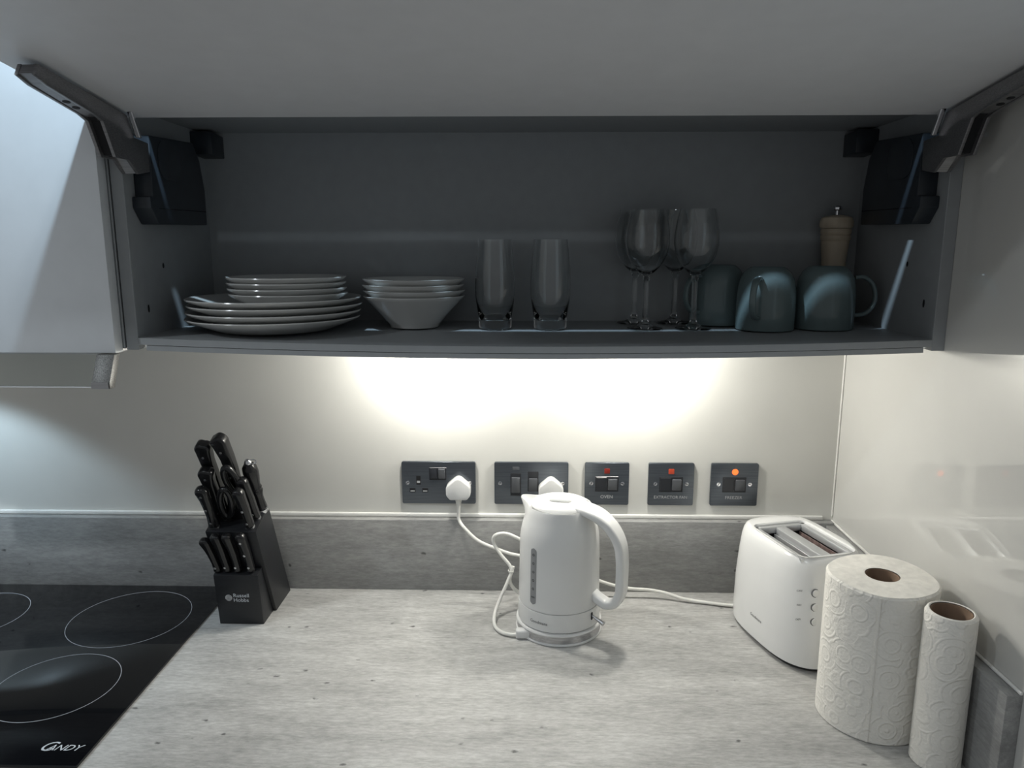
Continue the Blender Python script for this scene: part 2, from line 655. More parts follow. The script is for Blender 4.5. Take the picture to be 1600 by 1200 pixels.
ARM = [(-0.541, 0.8685), (-0.533, 0.8815), (-0.425, 0.8665), (-0.352, 0.856), (-0.338, 0.829), (-0.300, 0.826),
       (-0.302, 0.786), (-0.334, 0.780), (-0.357, 0.797), (-0.390, 0.797), (-0.403, 0.822), (-0.412, 0.839), (-0.43, 0.845), (-0.520, 0.861)]
for s in (-1, 1):
    mech = put('lift_mechanism', mprism([(-0.306, 0.735), (-0.286, 0.712), (-0.118, 0.715), (-0.117, 0.772), (-0.130, 0.820), (-0.152, 0.846),
                                         (-0.296, 0.838), (-0.296, 0.751), (-0.306, 0.751)], XI0, -0.549, s, 0.002), 'navy', cab)
    put('cover_cap', mprism([(q[0] - 0.236, q[1] + 0.808) for q in rrect(0.075, 0.058, 0.022)], -0.549, -0.5478, s, 0.0006), 'navy', mech)
    put('seam_line', mprism([(-0.283, 0.7345), (-0.121, 0.7365), (-0.121, 0.738), (-0.283, 0.736)], -0.5492, -0.5486, s), 'dark_gap', mech)
    put('hanger_bracket', mprism([(-0.098, 0.834), (-0.046, 0.832), (-0.046, 0.869), (-0.098, 0.872)], XI0, -0.540, s, 0.0015), 'navy', cab)
    arm = put('lift_arm', mprism(ARM, -0.553, -0.5485, s, 0.0006, mprism(ARM, -0.5725, -0.568, s, 0.0006)), 'arm', cab)
    put('arm_rail', mprism([(-0.5395, 0.870), (-0.532, 0.881), (-0.425, 0.866), (-0.418, 0.8435), (-0.520, 0.8625)], -0.568, -0.553, s), 'arm', arm)
    put('arm_foot', mprism([(-0.3525, 0.80), (-0.333, 0.781), (-0.303, 0.7865), (-0.303, 0.80)], -0.568, -0.553, s), 'steel', arm)
    put('arm_recess', mprism([(-0.418, 0.846), (-0.405, 0.840), (-0.384, 0.800), (-0.335, 0.800), (-0.335, 0.826), (-0.352, 0.852), (-0.40, 0.860)], -0.568, -0.553, s), 'dark_gap', arm)
    put('arm_clip', mprism([(-0.353, 0.8605), (-0.348, 0.8605), (-0.331, 0.829), (-0.336, 0.829)], -0.5476, -0.541, s, 0.0005), 'chrome', arm)
    for k, y in enumerate((-0.468, -0.449)):
        a = mx(-0.5605, s)
        zb = 0.8625 + (y + 0.520) * (0.8435 - 0.8625) / 0.102
        sl = math.atan2(0.8435 - 0.8625, 0.102)
        put('screw_hole', lathe([(0, 0), (0.0045, 0), (0.0045, 0.0006), (0, 0.0006)], 16), 'dark_gap', arm, (a, y, zb - 0.0005), (sl, 0, 0))
    for (y, z, h) in (((-0.229, 0.650, 0.004), (-0.286, 0.587, 0.006)) if s < 0 else ((-0.232, 0.653, 0.004), (-0.291, 0.597, 0.006))):
        put('shelf_pin_hole', mprism([(y + 0.0025 * cos(a_), z + h * sin(a_)) for a_ in [2 * PI * k / 12 for k in range(12)]], XI0 - 0.001, XI0 + 0.0006, s), 'dark_gap', cab)

# ------------------------------------------------------------------ left cabinet and hood
lc = thing('wall_cabinet', 'pale grey wall cabinet with closed door above the hob', 'cabinet', (0, 0, 0))
put('carcass', box(-1.197, -0.597, -0.326, -0.001, 0.531, 1.25, 0.001, 1), 'carcass', lc)
put('door', box(-1.196, -0.598, -0.350, -0.329, 0.5275, 1.25, 0.0015, 2), 'door_left', lc)

hood = thing('extractor_hood', 'slim extractor hood with grey glass visor below the left cabinet', 'extractor hood', (0, 0, 0))
put('hood_body', box(-1.18, -0.63, -0.30, -0.04, 0.518, 0.5305, 0.002, 2), 'steel', hood)
VT, VB = (-0.353, 0.5265), (-0.372, 0.4825)
put('visor', prism([VT, VB, (VB[0] + 0.006, VB[1] - 0.001), (VT[0] + 0.006, VT[1])], -1.17, -0.622, 'yz'), 'visor', hood)
put('visor_edge', prism([(VB[0] - 0.0008, VB[1]), (VB[0] - 0.0008, VB[1] - 0.0016), (VB[0] + 0.0066, VB[1] - 0.0026), (VB[0] + 0.0066, VB[1] - 0.001)], -1.17, -0.626, 'yz'), 'visor_edge', hood)
cap = put('visor_end_cap', prism([(VT[0] - 0.003, VT[1]), (VB[0] - 0.003, VB[1] + 0.006), (VB[0] - 0.003, VB[1] - 0.003), (VB[0] + 0.010, VB[1] - 0.003), (VT[0] + 0.012, VT[1])], -0.6235, -0.597, 'yz', 0.0008), 'speckle', hood)
put('polished_tip', prism([(VB[0] - 0.0038, VB[1] + 0.0065), (VB[0] - 0.0045, VB[1] - 0.0025), (VB[0] - 0.003, VB[1] - 0.0032), (VB[0] - 0.0028, VB[1] + 0.0065)], -0.6235, -0.599, 'yz'), 'steel', cap)
hl = put('hood_lamp', lathe([(0, 0), (0.03, 0), (0.03, -0.004), (0, -0.004)], 32), 'lamp_lens', hood, (-1.10, -0.18, 0.5175))
spot('hood_lamp_light', (-1.10, -0.18, 0.508), (-1.10, -0.18, 0), 5.0, COOL, 116, 0.32, 0.02)

# ------------------------------------------------------------------ hob
hob = thing('hob', 'black glass ceramic hob with thin printed cooking rings', 'hob', (0, 0, 0.0))
put('glass_top', box(-1.186, -0.595, -0.546, -0.0215, 0.0002, 0.0045, 0.0012, 2), 'hob', hob)


def ring(cx, cy, r, w=0.0011):
    return put('cooking_ring', lathe([(r - w, 0.0), (r, 0.0), (r, 0.0002), (r - w, 0.0002)], 128, closed=True), 'hob_print', hob, (cx, cy, 0.00448))


ring(-0.733, -0.152, 0.105)
ring(-0.736, -0.367, 0.0915)
ring(-1.030, -0.150, 0.0905)
ring(-1.030, -0.367, 0.105)
text('logo', 'C', 0.027, 'logo_print', hob, (-0.6585, -0.5085, 0.0046), (0, 0, 0), shear=0.35, depth=0.0001)
text('logo', 'ANDY', 0.0165, 'logo_print', hob, (-0.634, -0.5105, 0.0046), (0, 0, 0), shear=0.35, depth=0.0001)

# ------------------------------------------------------------------ sockets and switches
ZP = 0.2205                   # middle height of the plates
YP = -0.0062


def faceplate(name, label, x, w, cat):
    t = thing(name, label, cat, (x, 0, ZP))
    b = prism(rrect(w, 0.086, 0.003, 3), 0.0, YP, 'xz', 0.0016, 3)
    put('faceplate', b, 'plate', t)
    return t


def screw(t, x, z=0.0, a=30):
    s = put('screw', lathe([(0, -0.0006), (0.0036, -0.0002), (0.0038, 0.0004), (0, 0.0006)], 16), 'chrome', t, (x, YP, z), (rad(90), 0, 0))
    put('slot', box(-0.0032, 0.0032, -0.0005, 0.0005, 0.0003, 0.0009), 'dark_gap', s, (0, 0, 0), (0, 0, rad(a)))


def rocker(t, x, z, w, h, m='rocker', tip=0.10, d=0.004):
    r = put('rocker', box(-w / 2, w / 2, -d, 0.002, -h / 2, h / 2, 0.0012, 2), m, t, (x, YP, z), (tip, 0, 0))
    return r


def recess(t, x, z, w, h):
    put('switch_surround', box(x - w / 2, x + w / 2, YP - 0.0008, YP + 0.003, z - h / 2, z + h / 2, 0.0005, 1), 'rocker_dark', t)


XN = (0, rad(90), 0)
UPR = (rad(90), 0, 0)         # lettering standing upright, facing the room

s1 = faceplate('double_socket', 'brushed dark double socket with empty left outlet and kettle plug', -0.1748, 0.1455, 'socket')
screw(s1, -0.0615, 0, 40)
screw(s1, 0.0615, 0, 10)
recess(s1, -0.0015, 0.0185, 0.034, 0.026)
rocker(s1, -0.0095, 0.0195, 0.0135, 0.020, 'rocker_dark', -0.12)
rocker(s1, 0.0062, 0.0195, 0.0135, 0.020, 'rocker', 0.12)
for dx, dz, w, h in ((-0.040, 0.005, 0.0085, 0.018), (-0.052, -0.0155, 0.0115, 0.0085), (-0.027, -0.0155, 0.0115, 0.0085)):
    pb = put('pin_hole', box(dx - w / 2, dx + w / 2, YP - 0.0003, YP + 0.001, dz - h / 2, dz + h / 2), 'dark_gap', s1)
    put('shutter', box(dx - w * 0.36, dx + w * 0.36, YP - 0.0006, YP, dz - h * 0.30, dz - h * 0.05), 'print_light', pb)

s2 = faceplate('cooker_socket', 'brushed dark cooker switch plate with outlet, half hidden behind the kettle', 0.0078, 0.1455, 'socket')
screw(s2, -0.0615, 0, 80)
screw(s2, 0.0615, 0, 20)
recess(s2, -0.0305, -0.002, 0.021, 0.047)
rocker(s2, -0.0305, -0.003, 0.0165, 0.032, 'rocker', 0.07)
recess(s2, 0.0035, 0.004, 0.021, 0.041)
rocker(s2, 0.0035, -0.002, 0.0165, 0.026, 'rocker', 0.10)
put('neon_window', box(-0.037, -0.0235, YP - 0.0005, YP + 0.001, 0.0275, 0.0335, 0.0004, 1), 'rocker', s2)


def spur(x, w, legend, lens, label, size, round_lens=False):
    t = faceplate('fused_switch', label, x, w, 'switch')
    screw(t, -0.0305, 0.001, 60)
    screw(t, 0.0305, 0.001, -20)
    recess(t, 0.0, 0.0, 0.046, 0.031)
    put('blank_insert', box(-0.021, -0.0005, YP - 0.0016, YP, -0.0135, 0.0135, 0.0006, 1), 'rocker_dark', t)
    rocker(t, 0.011, -0.0005, 0.0175, 0.0225, 'rocker', 0.08)
    if round_lens:
        put('neon_lens', lathe([(0, 0.0016), (0.004, 0.0014), (0.0062, 0.0), (0, -0.001)], 20), lens, t, (0.0005, YP, 0.026), UPR)
    else:
        put('neon_lens', box(-0.0055, 0.0055, YP - 0.0012, YP + 0.001, 0.021, 0.0315, 0.0008, 2), lens, t)
    text('legend', legend, size, 'print_light', t, (0, YP - 0.0003, -0.0265), UPR, depth=0.0001)
    return t


spur(0.1562, 0.0865, 'OVEN', 'neon_off', 'brushed dark switch marked OVEN with unlit red neon', 0.0092)
spur(0.2815, 0.089, 'EXTRACTOR FAN', 'neon_dim', 'brushed dark switch marked EXTRACTOR FAN, middle of the three small switches', 0.0082)
spur(0.4048, 0.092, 'FREEZER', 'neon_on', 'brushed dark switch marked FREEZER with glowing orange neon', 0.0088, True)

# ------------------------------------------------------------------ plugs
PLUG = [(0.0, 0.0245), (0.006, 0.0225), (0.0225, 0.0085), (0.0245, 0.003), (0.0245, -0.012), (0.017, -0.0215), (-0.017, -0.0215), (-0.0245, -0.012), (-0.0245, 0.003), (-0.0225, 0.0085), (-0.006, 0.0225)]


def plug(parent, loc):
    p = put('plug', prism([(q[0] * 0.98, q[1] * 0.98) for q in PLUG], YP - 0.0008, -0.031, 'xz', 0.0035, 3), 'white', parent, loc)
    g = lathe([(0, 0.004), (0.0066, 0.004)] + sum([[(0.0066 - 0.0007 * i, -0.0035 * i), (0.0066 - 0.0007 * i, -0.0035 * i - 0.002), (0.0048 - 0.0004 * i, -0.0035 * i - 0.0022), (0.0048 - 0.0004 * i, -0.0035 * i - 0.0034)] for i in range(5)], []) + [(0.003, -0.019), (0, -0.019)], 20)
    put('strain_relief', g, 'white_cord', p, (0, -0.021, -0.0215))
    return p


# ------------------------------------------------------------------ kettle
KX, KY = 0.058, -0.154
kb = thing('kettle_dock', 'round steel-banded kettle power base with tied white cord and plug', 'kettle base', (KX, KY, 0))
put('base_foot', lathe([(0, 0.0), (0.0745, 0.0), (0.0775, 0.0012), (0.0775, 0.0038), (0.076, 0.0045), (0, 0.0045)], 72), 'white', kb)
put('steel_band', lathe([(0, 0.0045), (0.0755, 0.0045), (0.0755, 0.0175), (0, 0.0175)], 72), 'steel', kb)
put('base_rim', lathe([(0, 0.0175), (0.0765, 0.0175), (0.0775, 0.019), (0.0765, 0.0215), (0.070, 0.0222), (0, 0.0222)], 72), 'white', kb)
put('cord_entry', box(-0.0775, -0.050, -0.053, -0.036, 0.0005, 0.0165, 0.004, 3), 'white', kb)
plug(kb, (-0.1346 - KX, -KY, 0.2135))


def cordpts(pts):
    return [(x - KX, y - KY, z) for x, y, z in pts]


put('cord', tube(cordpts([(-0.1346, -0.0215, 0.176), (-0.1340, -0.022, 0.150), (-0.121, -0.030, 0.134), (-0.095, -0.036, 0.112), (-0.060, -0.040, 0.098), (-0.030, -0.042, 0.088), (0.004, -0.046, 0.085),
                          (0.018, -0.060, 0.098), (0.004, -0.072, 0.120), (-0.022, -0.078, 0.138), (-0.043, -0.080, 0.146), (-0.061, -0.079, 0.141), (-0.0635, -0.078, 0.126),
                          (-0.050, -0.083, 0.105), (-0.030, -0.090, 0.080), (-0.036, -0.098, 0.058), (-0.050, -0.112, 0.030), (-0.059, -0.135, 0.011), (-0.058, -0.165, 0.0045),
                          (-0.046, -0.188, 0.0042), (-0.028, -0.198, 0.0048), (-0.012, -0.199, 0.007)]), 0.0033, 12, 8), 'white_cord', kb)
put('cord', tube(cordpts([(-0.026, -0.089, 0.084), (-0.0325, -0.094, 0.060), (-0.026, -0.092, 0.042), (-0.012, -0.086, 0.026), (-0.004, -0.084, 0.010), (0.004, -0.090, 0.006)]), 0.0033, 12, 8), 'white_cord', kb)
put('cable_tie', lathe([(0.0048, -0.0015), (0.0058, -0.0015), (0.0058, 0.0015), (0.0048, 0.0015)], 16, closed=True), 'white_cord', kb, (-0.0305 - KX, -0.0905 - KY, 0.0755), (0.2, 0.25, 0))

kt = thing('kettle', 'white plastic jug kettle with arched handle and narrow water window', 'kettle', (KX, KY, 0.0224))
AZ_H, AZ_S, AZ_W = rad(-31), rad(153), rad(-131)


def angd(a, b_):
    return (a - b_ + PI) % (2 * PI) - PI


def kfn(r, z, t):
    k = math.exp(-(angd(t, AZ_S) / 0.27) ** 2)
    u = max(0.0, min(1.0, (z - 0.182) / 0.028))
    u = u * u * (3 - 2 * u)
    return r + 0.020 * k * u, z + 0.004 * k * max(0, min(1, (z - 0.185) / 0.027))


BODY = [(0, 0.0004), (0.0715, 0.0004), (0.0735, 0.002), (0.0738, 0.010), (0.0732, 0.034)]
put('lower_body', lathe(BODY + [(0.0725, 0.0345), (0, 0.0345)], 96), 'white', kt)
JUG = [(0.0715, 0.0352), (0.0728, 0.0357), (0.0722, 0.060), (0.0716, 0.090), (0.0711, 0.120), (0.0705, 0.148), (0.0692, 0.162), (0.0662, 0.175), (0.0625, 0.187), (0.0592, 0.198), (0.0570, 0.2085),
       (0.0558, 0.2105), (0.0545, 0.2085), (0.053, 0.202), (0.050, 0.192)]
put('jug', lathe(JUG, 96, fn=kfn), 'white', kt)
lid = put('lid', lathe([(0, 0.190), (0.046, 0.190), (0.0500, 0.2060), (0.0515, 0.2105), (0.0505, 0.2125), (0.046, 0.2155), (0.0445, 0.2150), (0.040, 0.2172), (0.030, 0.2190), (0.0285, 0.2186), (0.024, 0.2160), (0.012, 0.2150), (0, 0.2148)], 72), 'white', kt)
put('thumb_grip', prism(rrect(0.040, 0.013, 0.006), 0.2150, 0.2205, 'xy', 0.0022, 3), 'white', lid, (0, 0, 0), (0, 0, AZ_H + rad(20)))
hd = (cos(AZ_H), sin(AZ_H))


def hp(r, z):
    return (r * hd[0], r * hd[1], z)


put('handle', sweep([hp(0.040, 0.2120), hp(0.060, 0.2085), hp(0.082, 0.2005), hp(0.103, 0.184), hp(0.117, 0.160), hp(0.1215, 0.130), hp(0.1215, 0.095), hp(0.120, 0.072), hp(0.112, 0.054), hp(0.096, 0.046), hp(0.080, 0.051), hp(0.068, 0.058)],
                    [(0.046, 0.010, 0.0045), (0.044, 0.014, 0.006), (0.036, 0.016, 0.0065), (0.031, 0.016, 0.0065), (0.029, 0.016, 0.0065), (0.027, 0.016, 0.0065), (0.026, 0.016, 0.007), (0.025, 0.017, 0.007), (0.023, 0.017, 0.007)],
                    (-hd[1], hd[0], 0), 8), 'white', kt)


def on_cyl(me, az, z0, rfun, lift=0.0004):
    """wrap a flat mesh (x across, y up) round the upright kettle wall at azimuth az"""
    for v in me.vertices:
        z = z0 + v.co.y
        r = rfun(z) + lift + v.co.z
        a = az + v.co.x / rfun(z)
        v.co = Vector((r * cos(a), r * sin(a), z))
    return me


def krad(z):
    P = BODY[1:] + JUG[:11]
    for (r0, z0), (r1, z1) in zip(P, P[1:]):
        if z0 <= z <= z1 and z1 > z0:
            return r0 + (r1 - r0) * (z - z0) / (z1 - z0)
    return 0.0725


def strip_patch(w, z0, z1, n=24):
    """rounded strip as a fine grid so it can be wrapped"""
    b = bmesh.new()
    h = z1 - z0
    rows = []
    for i in range(n + 1):
        y = -h / 2 + h * i / n
        e = max(0.0, abs(y) - (h / 2 - w / 2))
        hw = math.sqrt(max(1e-9, (w / 2) ** 2 - e * e))
        rows.append([b.verts.new((hw * (k / 4 - 1), y, 0)) for k in range(9)])
    for A, B in zip(rows, rows[1:]):
        for k in range(8):
            b.faces.new((A[k], A[k + 1], B[k + 1], B[k]))
    me = bpy.data.meshes.new('strip')
    b.to_mesh(me)
    b.free()
    return me


me = on_cyl(strip_patch(0.0130, 0.046, 0.149, 40), AZ_W, 0.0975, krad, 0.00025)
wf = put('water_window', me, 'window', kt)
for k in range(6):
    zz = 0.060 + 0.0155 * k
    put('level_mark', on_cyl(text_mesh('o' if k else 'min', 0.0095 if k else 0.0055, 0.00005), AZ_W, zz, krad, 0.0006), 'dark_gap', wf)
put('brand_text', on_cyl(text_mesh('Goodmans', 0.0078, 0.00005), AZ_W + rad(10), 0.0165, krad, 0.0003), 'print_grey', kt)
sw = rad(-40)
put('switch_slot', on_cyl(strip_patch(0.0055, 0, 0.015, 16), sw - rad(1), 0.022, krad, 0.0003), 'dark_gap', kt)
put('switch_lever', tube([(0.072 * cos(sw), 0.072 * sin(sw), 0.0225), (0.084 * cos(sw), 0.084 * sin(sw), 0.0190), (0.098 * cos(sw), 0.098 * sin(sw), 0.0150)], lambda u: 0.0018 + 0.0024 * u, 14, 6), 'steel', kt)

# ------------------------------------------------------------------ toaster
TX, TY, TA = 0.4695, -0.186, rad(15.1)
to = thing('toaster', 'white two-slot plastic toaster beside the big paper roll', 'toaster', (TX, TY, 0), TA)
# local frame: -y is the button end facing the room, x across


def superring(b, a, c, n, z, seg=72, cy=0.0, cx=0.0):
    out = []
    for i in range(seg):
        t = 2 * PI * i / seg
        x = c * math.copysign(abs(cos(t)) ** (2 / n), cos(t))
        y = a * math.copysign(abs(sin(t)) ** (2 / n), sin(t))
        out.append(b.verts.new((x + cx, y + cy, z)))
    return out


def loft(layers, cap0=True, cap1=False, seg=72):
    b = bmesh.new()
    R = [superring(b, *l[:4], seg, *(l[4:] or ())) for l in layers]
    for A, B in zip(R, R[1:]):
        for k in range(seg):
            b.faces.new((A[k], A[(k + 1) % seg], B[(k + 1) % seg], B[k]))
    if cap0:
        b.faces.new(R[0])
    if cap1:
        b.faces.new(R[-1])
    return b


TRW, TRL, TRY, TRX = 0.052, 0.070, -0.014, -0.004
put('shell', loft([(0.114, 0.074, 3.0, 0.008), (0.1175, 0.0775, 3.0, 0.010), (0.1185, 0.0785, 3.0, 0.03), (0.1170, 0.0775, 3.0, 0.09), (0.1130, 0.0745, 3.0, 0.14), (0.1085, 0.0715, 3.1, 0.168),
                   (0.1045, 0.0690, 3.2, 0.180), (0.0985, 0.0655, 3.4, 0.1875), (0.091, 0.062, 3.8, 0.1912), (0.083, 0.058, 5, 0.1925, TRY * 0.6, TRX), (TRL + 0.004, TRW + 0.002, 9, 0.1925, TRY, TRX), (TRL + 0.002, TRW, 12, 0.1905, TRY, TRX), (TRL + 0.002, TRW, 12, 0.176, TRY, TRX)]), 'white', to)
put('foot_plate', loft([(0.106, 0.068, 3.0, 0.0), (0.110, 0.071, 3.0, 0.004), (0.110, 0.071, 3.0, 0.0082)], True, True), 'black', to)
# slot tray
fr = None
fr = box(TRX - TRW + 0.001, TRX - TRW + 0.011, TRY - TRL, TRY + TRL, 0.176, 0.1885, 0.002, 2, fr)
fr = box(TRX + TRW - 0.011, TRX + TRW - 0.001, TRY - TRL, TRY + TRL, 0.176, 0.1885, 0.002, 2, fr)
fr = box(TRX - TRW + 0.001, TRX + TRW - 0.001, TRY - TRL - 0.001, TRY - TRL + 0.008, 0.176, 0.1885, 0.002, 2, fr)
fr = box(TRX - TRW + 0.001, TRX + TRW - 0.001, TRY + TRL - 0.008, TRY + TRL + 0.001, 0.176, 0.1885, 0.002, 2, fr)
tray = put('slot_frame', fr, 'tray', to)
put('slot_divider', box(TRX - 0.010, TRX + 0.010, TRY - TRL + 0.007, TRY + TRL - 0.007, 0.150, 0.1875, 0.002, 2), 'tray', to)
well = box(TRX - TRW + 0.002, TRX + TRW - 0.002, TRY - TRL + 0.001, TRY + TRL - 0.001, 0.07, 0.177)
for f in list(well.faces):
    if f.calc_center_median().z > 0.17:
        well.faces.remove(f)
put('slot_well', well, 'dark_gap', to)
for sx in (-1, 1):
    for side in (-1, 1):
        x = TRX + sx * 0.0255 + side * 0.0125
        put('bread_guide', box(x - 0.0008, x + 0.0008, TRY - TRL + 0.009, TRY + TRL - 0.009, 0.128, 0.176), 'tray' if side * sx < 0 else 'element', to)
    el = None
    for k in range(9):
        yy = TRY - TRL + 0.016 + k * 0.0135
        el = tube([(TRX + sx * 0.0255 - 0.010, yy, 0.145), (TRX + sx * 0.0255 + 0.010, yy + 0.007, 0.145)], 0.0011, 6, 2, el)
    put('toast_support', el, 'element', to)


def front_y(x, z):
    a = 0.1175 - max(0, z - 0.06) * 0.055
    c = 0.0778 - max(0, z - 0.06) * 0.04
    return -a * (1 - abs(x / c) ** 3.0) ** (1 / 3.0)


for z, w in ((0.1390, 'CANCEL'), (0.1155, 'REHEAT'), (0.0915, 'DEFROST')):
    x = -0.0405
    y = front_y(x, z)
    bt = put('button', lathe([(0, 0.0016), (0.0052, 0.0016), (0.006, 0.0006), (0.006, -0.003), (0, -0.003)], 28), 'white', to, (x, y, z), (rad(88), 0, rad(-5)))
    put('button_ring', lathe([(0.0061, 0.0002), (0.0070, 0.0002), (0.0070, -0.002), (0.0061, -0.002)], 28, closed=True), 'print_grey', bt)
    text('button_legend', w, 0.0042, 'print_grey', to, (x - 0.0165, front_y(x - 0.0165, z) - 0.0006, z), (rad(88), 0, rad(-14)), depth=0.0001)
# brand lettering wrapped on the rounded near-left corner
me = text_mesh('Goodmans', 0.0076, 0.00005)


def perim(s, z):
    """point s metres round the shell from the middle of the left side towards the button end"""
    a, c = 0.1180, 0.0783
    if s <= 0:
        return -c, -s, -1.0, 0.0
    t = 0.0
    px, py = -c, 0.0
    d = 0.0
    N = 400
    for i in range(1, N + 1):
        t = PI / 2 * i / N
        x = -c * cos(t) ** (2 / 3.0)
        y = -a * sin(t) ** (2 / 3.0)
        q = math.hypot(x - px, y - py)
        if d + q >= s:
            u = (s - d) / max(q, 1e-9)
            nx_, ny_ = (y - py), -(x - px)
            l = math.hypot(nx_, ny_) or 1
            return px + (x - px) * u, py + (y - py) * u, nx_ / l, ny_ / l
        d += q
        px, py = x, y
    return px, py, 0, -1


for v in me.vertices:
    x, y, nx_, ny_ = perim(0.006 + v.co.x, 0.05)
    v.co = Vector((x + nx_ * (0.0008 + v.co.z), y + ny_ * (0.0008 + v.co.z), 0.050 + v.co.y))
put('brand_text', me, 'print_grey', to)


def to_local(p):
    dx, dy = p[0] - TX, p[1] - TY
    return (dx * cos(-TA) - dy * sin(-TA), dx * sin(-TA) + dy * cos(-TA), p[2])


put('cord', tube([to_local(p) for p in [(0.0461, -0.0225, 0.175), (0.047, -0.024, 0.150), (0.062, -0.032, 0.100), (0.105, -0.040, 0.052), (0.150, -0.044, 0.032), (0.196, -0.046, 0.021), (0.240, -0.047, 0.018),
                                        (0.272, -0.052, 0.014), (0.305, -0.062, 0.0075), (0.350, -0.072, 0.005), (0.392, -0.082, 0.0055), (0.425, -0.090, 0.012)]], 0.0031, 12, 8), 'white_cord', to)
p2 = plug(to, to_local((0.0461, 0.0, 0.2135)))
p2.rotation_euler = (0, 0, -TA)

# ------------------------------------------------------------------ paper rolls
def paper_roll(label, x, y, r, h, rc, sag=0.0):
    t = thing('paper_towel_roll', label, 'paper roll', (x, y, 0), 0.6)

    def wob(rr, z, th):
        k = 1 + 0.006 * sin(3 * th + 0.5) + 0.004 * sin(5 * th + 2) if rr > rc * 1.3 else 1
        return rr * k, z + (0.0012 * sin(3 * th) if 0.4 * h < z and rr > rc * 1.3 else 0)
    put('paper', lathe([(rc + 0.0012, 0.0), (r - 0.002, 0.0), (r, 0.002), (r, h * 0.25), (r, h * 0.5), (r, h * 0.75), (r, h - 0.003), (r - 0.0025, h)], 96, fn=wob), 'paper', t)
    put('paper_end', lathe([(r - 0.0025, h), (r * 0.75 + rc * 0.25, h - 0.0004), (r * 0.4 + rc * 0.6, h + 0.0008), (rc + 0.0014, h)], 96, fn=wob), 'paper_end', t)
    put('cardboard_core', lathe([(rc, 0.0005), (rc + 0.0013, 0.0005), (rc + 0.0013, h - 0.001), (rc, h - 0.001)], 48, closed=True), 'card', t)
    if r > 0.05:
        a0 = rad(-152)
        pts = [((r * 1.004 + 0.0008) * cos(a0 + k * 0.02), (r * 1.004 + 0.0008) * sin(a0 + k * 0.02)) for k in range(3)] + [((r - 0.001) * cos(a0 + k * 0.02), (r - 0.001) * sin(a0 + k * 0.02)) for k in (2, 1, 0)]
        put('loose_edge', prism(pts, 0.002, h - 0.003, 'xy'), 'paper', t)
    return t


paper_roll('fat white embossed kitchen paper roll with brown cardboard core', 0.5065, -0.404, 0.0735, 0.220, 0.0215)
paper_roll('slim nearly finished white kitchen paper roll in the right corner', 0.5495, -0.503, 0.0308, 0.217, 0.0235)

# ------------------------------------------------------------------ knife block
KBX0, KBX1 = -0.5645, -0.4745
blk = thing('knife_block', 'black stepped knife block with printed logo, standing next to the hob', 'knife block', (0, 0, 0))
put('rear_body', prism([(-0.1115, 0.0), (-0.0270, 0.0), (-0.1185, 0.212), (-0.1870, 0.188)], KBX0, KBX1, 'yz', 0.0012, 2), 'block', blk)
put('front_body', prism([(-0.1630, 0.0), (-0.1130, 0.0), (-0.1555, 0.108), (-0.1760, 0.1015)], KBX0 + 0.003, KBX1 - 0.006, 'yz', 0.0012, 2), 'block', blk)
fa = math.atan2(0.013, 0.1015)


def on_front(x, z):
    return (x, -0.163 - z * 0.013 / 0.1015 - 0.0005, z)


emb = lathe([(0, 0.0003), (0.0064, 0.0003), (0.0064, 0.0), (0, 0.0)], 28)
em = put('emblem', emb, 'print_light', blk, on_front(-0.5385, 0.0555), (rad(90) + fa, 0, 0))
for k in range(4):
    put('emblem_line', tube([(-0.0055 + 0.0012 * k, -0.003 + 0.0025 * k, 0.0004), (0.0, -0.0045 + 0.0028 * k, 0.0004), (0.0052 - 0.0006 * k, -0.0035 + 0.003 * k, 0.0004)], 0.0003, 6, 4), 'block', em)
text('logo', 'Russell', 0.0106, 'logo_print', blk, on_front(-0.5155, 0.0600), (rad(90) + fa, 0, 0), depth=0.0001)
text('logo', 'Hobbs', 0.0106, 'logo_print', blk, on_front(-0.5165, 0.0505), (rad(90) + fa, 0, 0), depth=0.0001)

LEAN = math.atan2(0.39, 0.92)
DV = Vector((0, -sin(LEAN), cos(LEAN)))


def outline(L, w, hook, slim=0.72):
    """handle outline in (x, along); hook -1 / +1 says where the pommel curls"""
    h = w / 2
    R = [(h * 0.95, 0.0), (h * 0.80, L * 0.10), (h * slim, L * 0.30), (h * 0.80, L * 0.55), (h * 0.86, L * 0.72)]
    Lf = [(-x, y) for x, y in R]
    top = []
    for k in range(13):
        a = rad(-20 + 220 * k / 12)
        top.append((h * 1.06 * cos(a), L - h * 1.06 + h * 1.06 * sin(a)))
    pts = R + top + Lf[::-1]
    out = []
    for x, y in pts:
        u = max(0, (y / L - 0.62) / 0.38)
        b_ = max(0, (y / L - 0.80) / 0.20)
        x2 = x + hook * (0.0045 * u * u) + 0.0028 * sin(PI * min(1, y / L))
        if hook and x * hook > 0 and b_ > 0:
            x2 += hook * 0.003 * b_
            y -= 0.004 * b_
        out.append((x2, y))
    return out


def knife(name, label, x, yb, zb, L, w=0.021, th=0.016, hook=0, roll=0.0, rivets=3, cat='knife', group=None, metal=True):
    t = thing(name, label, cat, (x, yb, zb), 0, group, rot=(LEAN, roll, 0))
    # local z runs along the handle, local -y faces the room
    put('handle', prism(outline(L, w, hook), -th / 2, th / 2, 'xz', th * 0.36, 4), 'handle', t)
    if metal:
        put('bolster', prism(rrect(w * 0.80, th * 0.62, 0.003), -0.0035, 0.0020, 'xy', 0.0008, 2), 'steel', t)
    for k in range(rivets):
        z = L * (0.16 + 0.33 * k)
        put('rivet', lathe([(0, 0.0007), (0.0022, 0.0004), (0.0026, -0.001), (0, -0.001)], 14), 'steel', t, (0.0022 * hook * (k == 2), -th / 2, z), (rad(90), 0, 0))
    return t


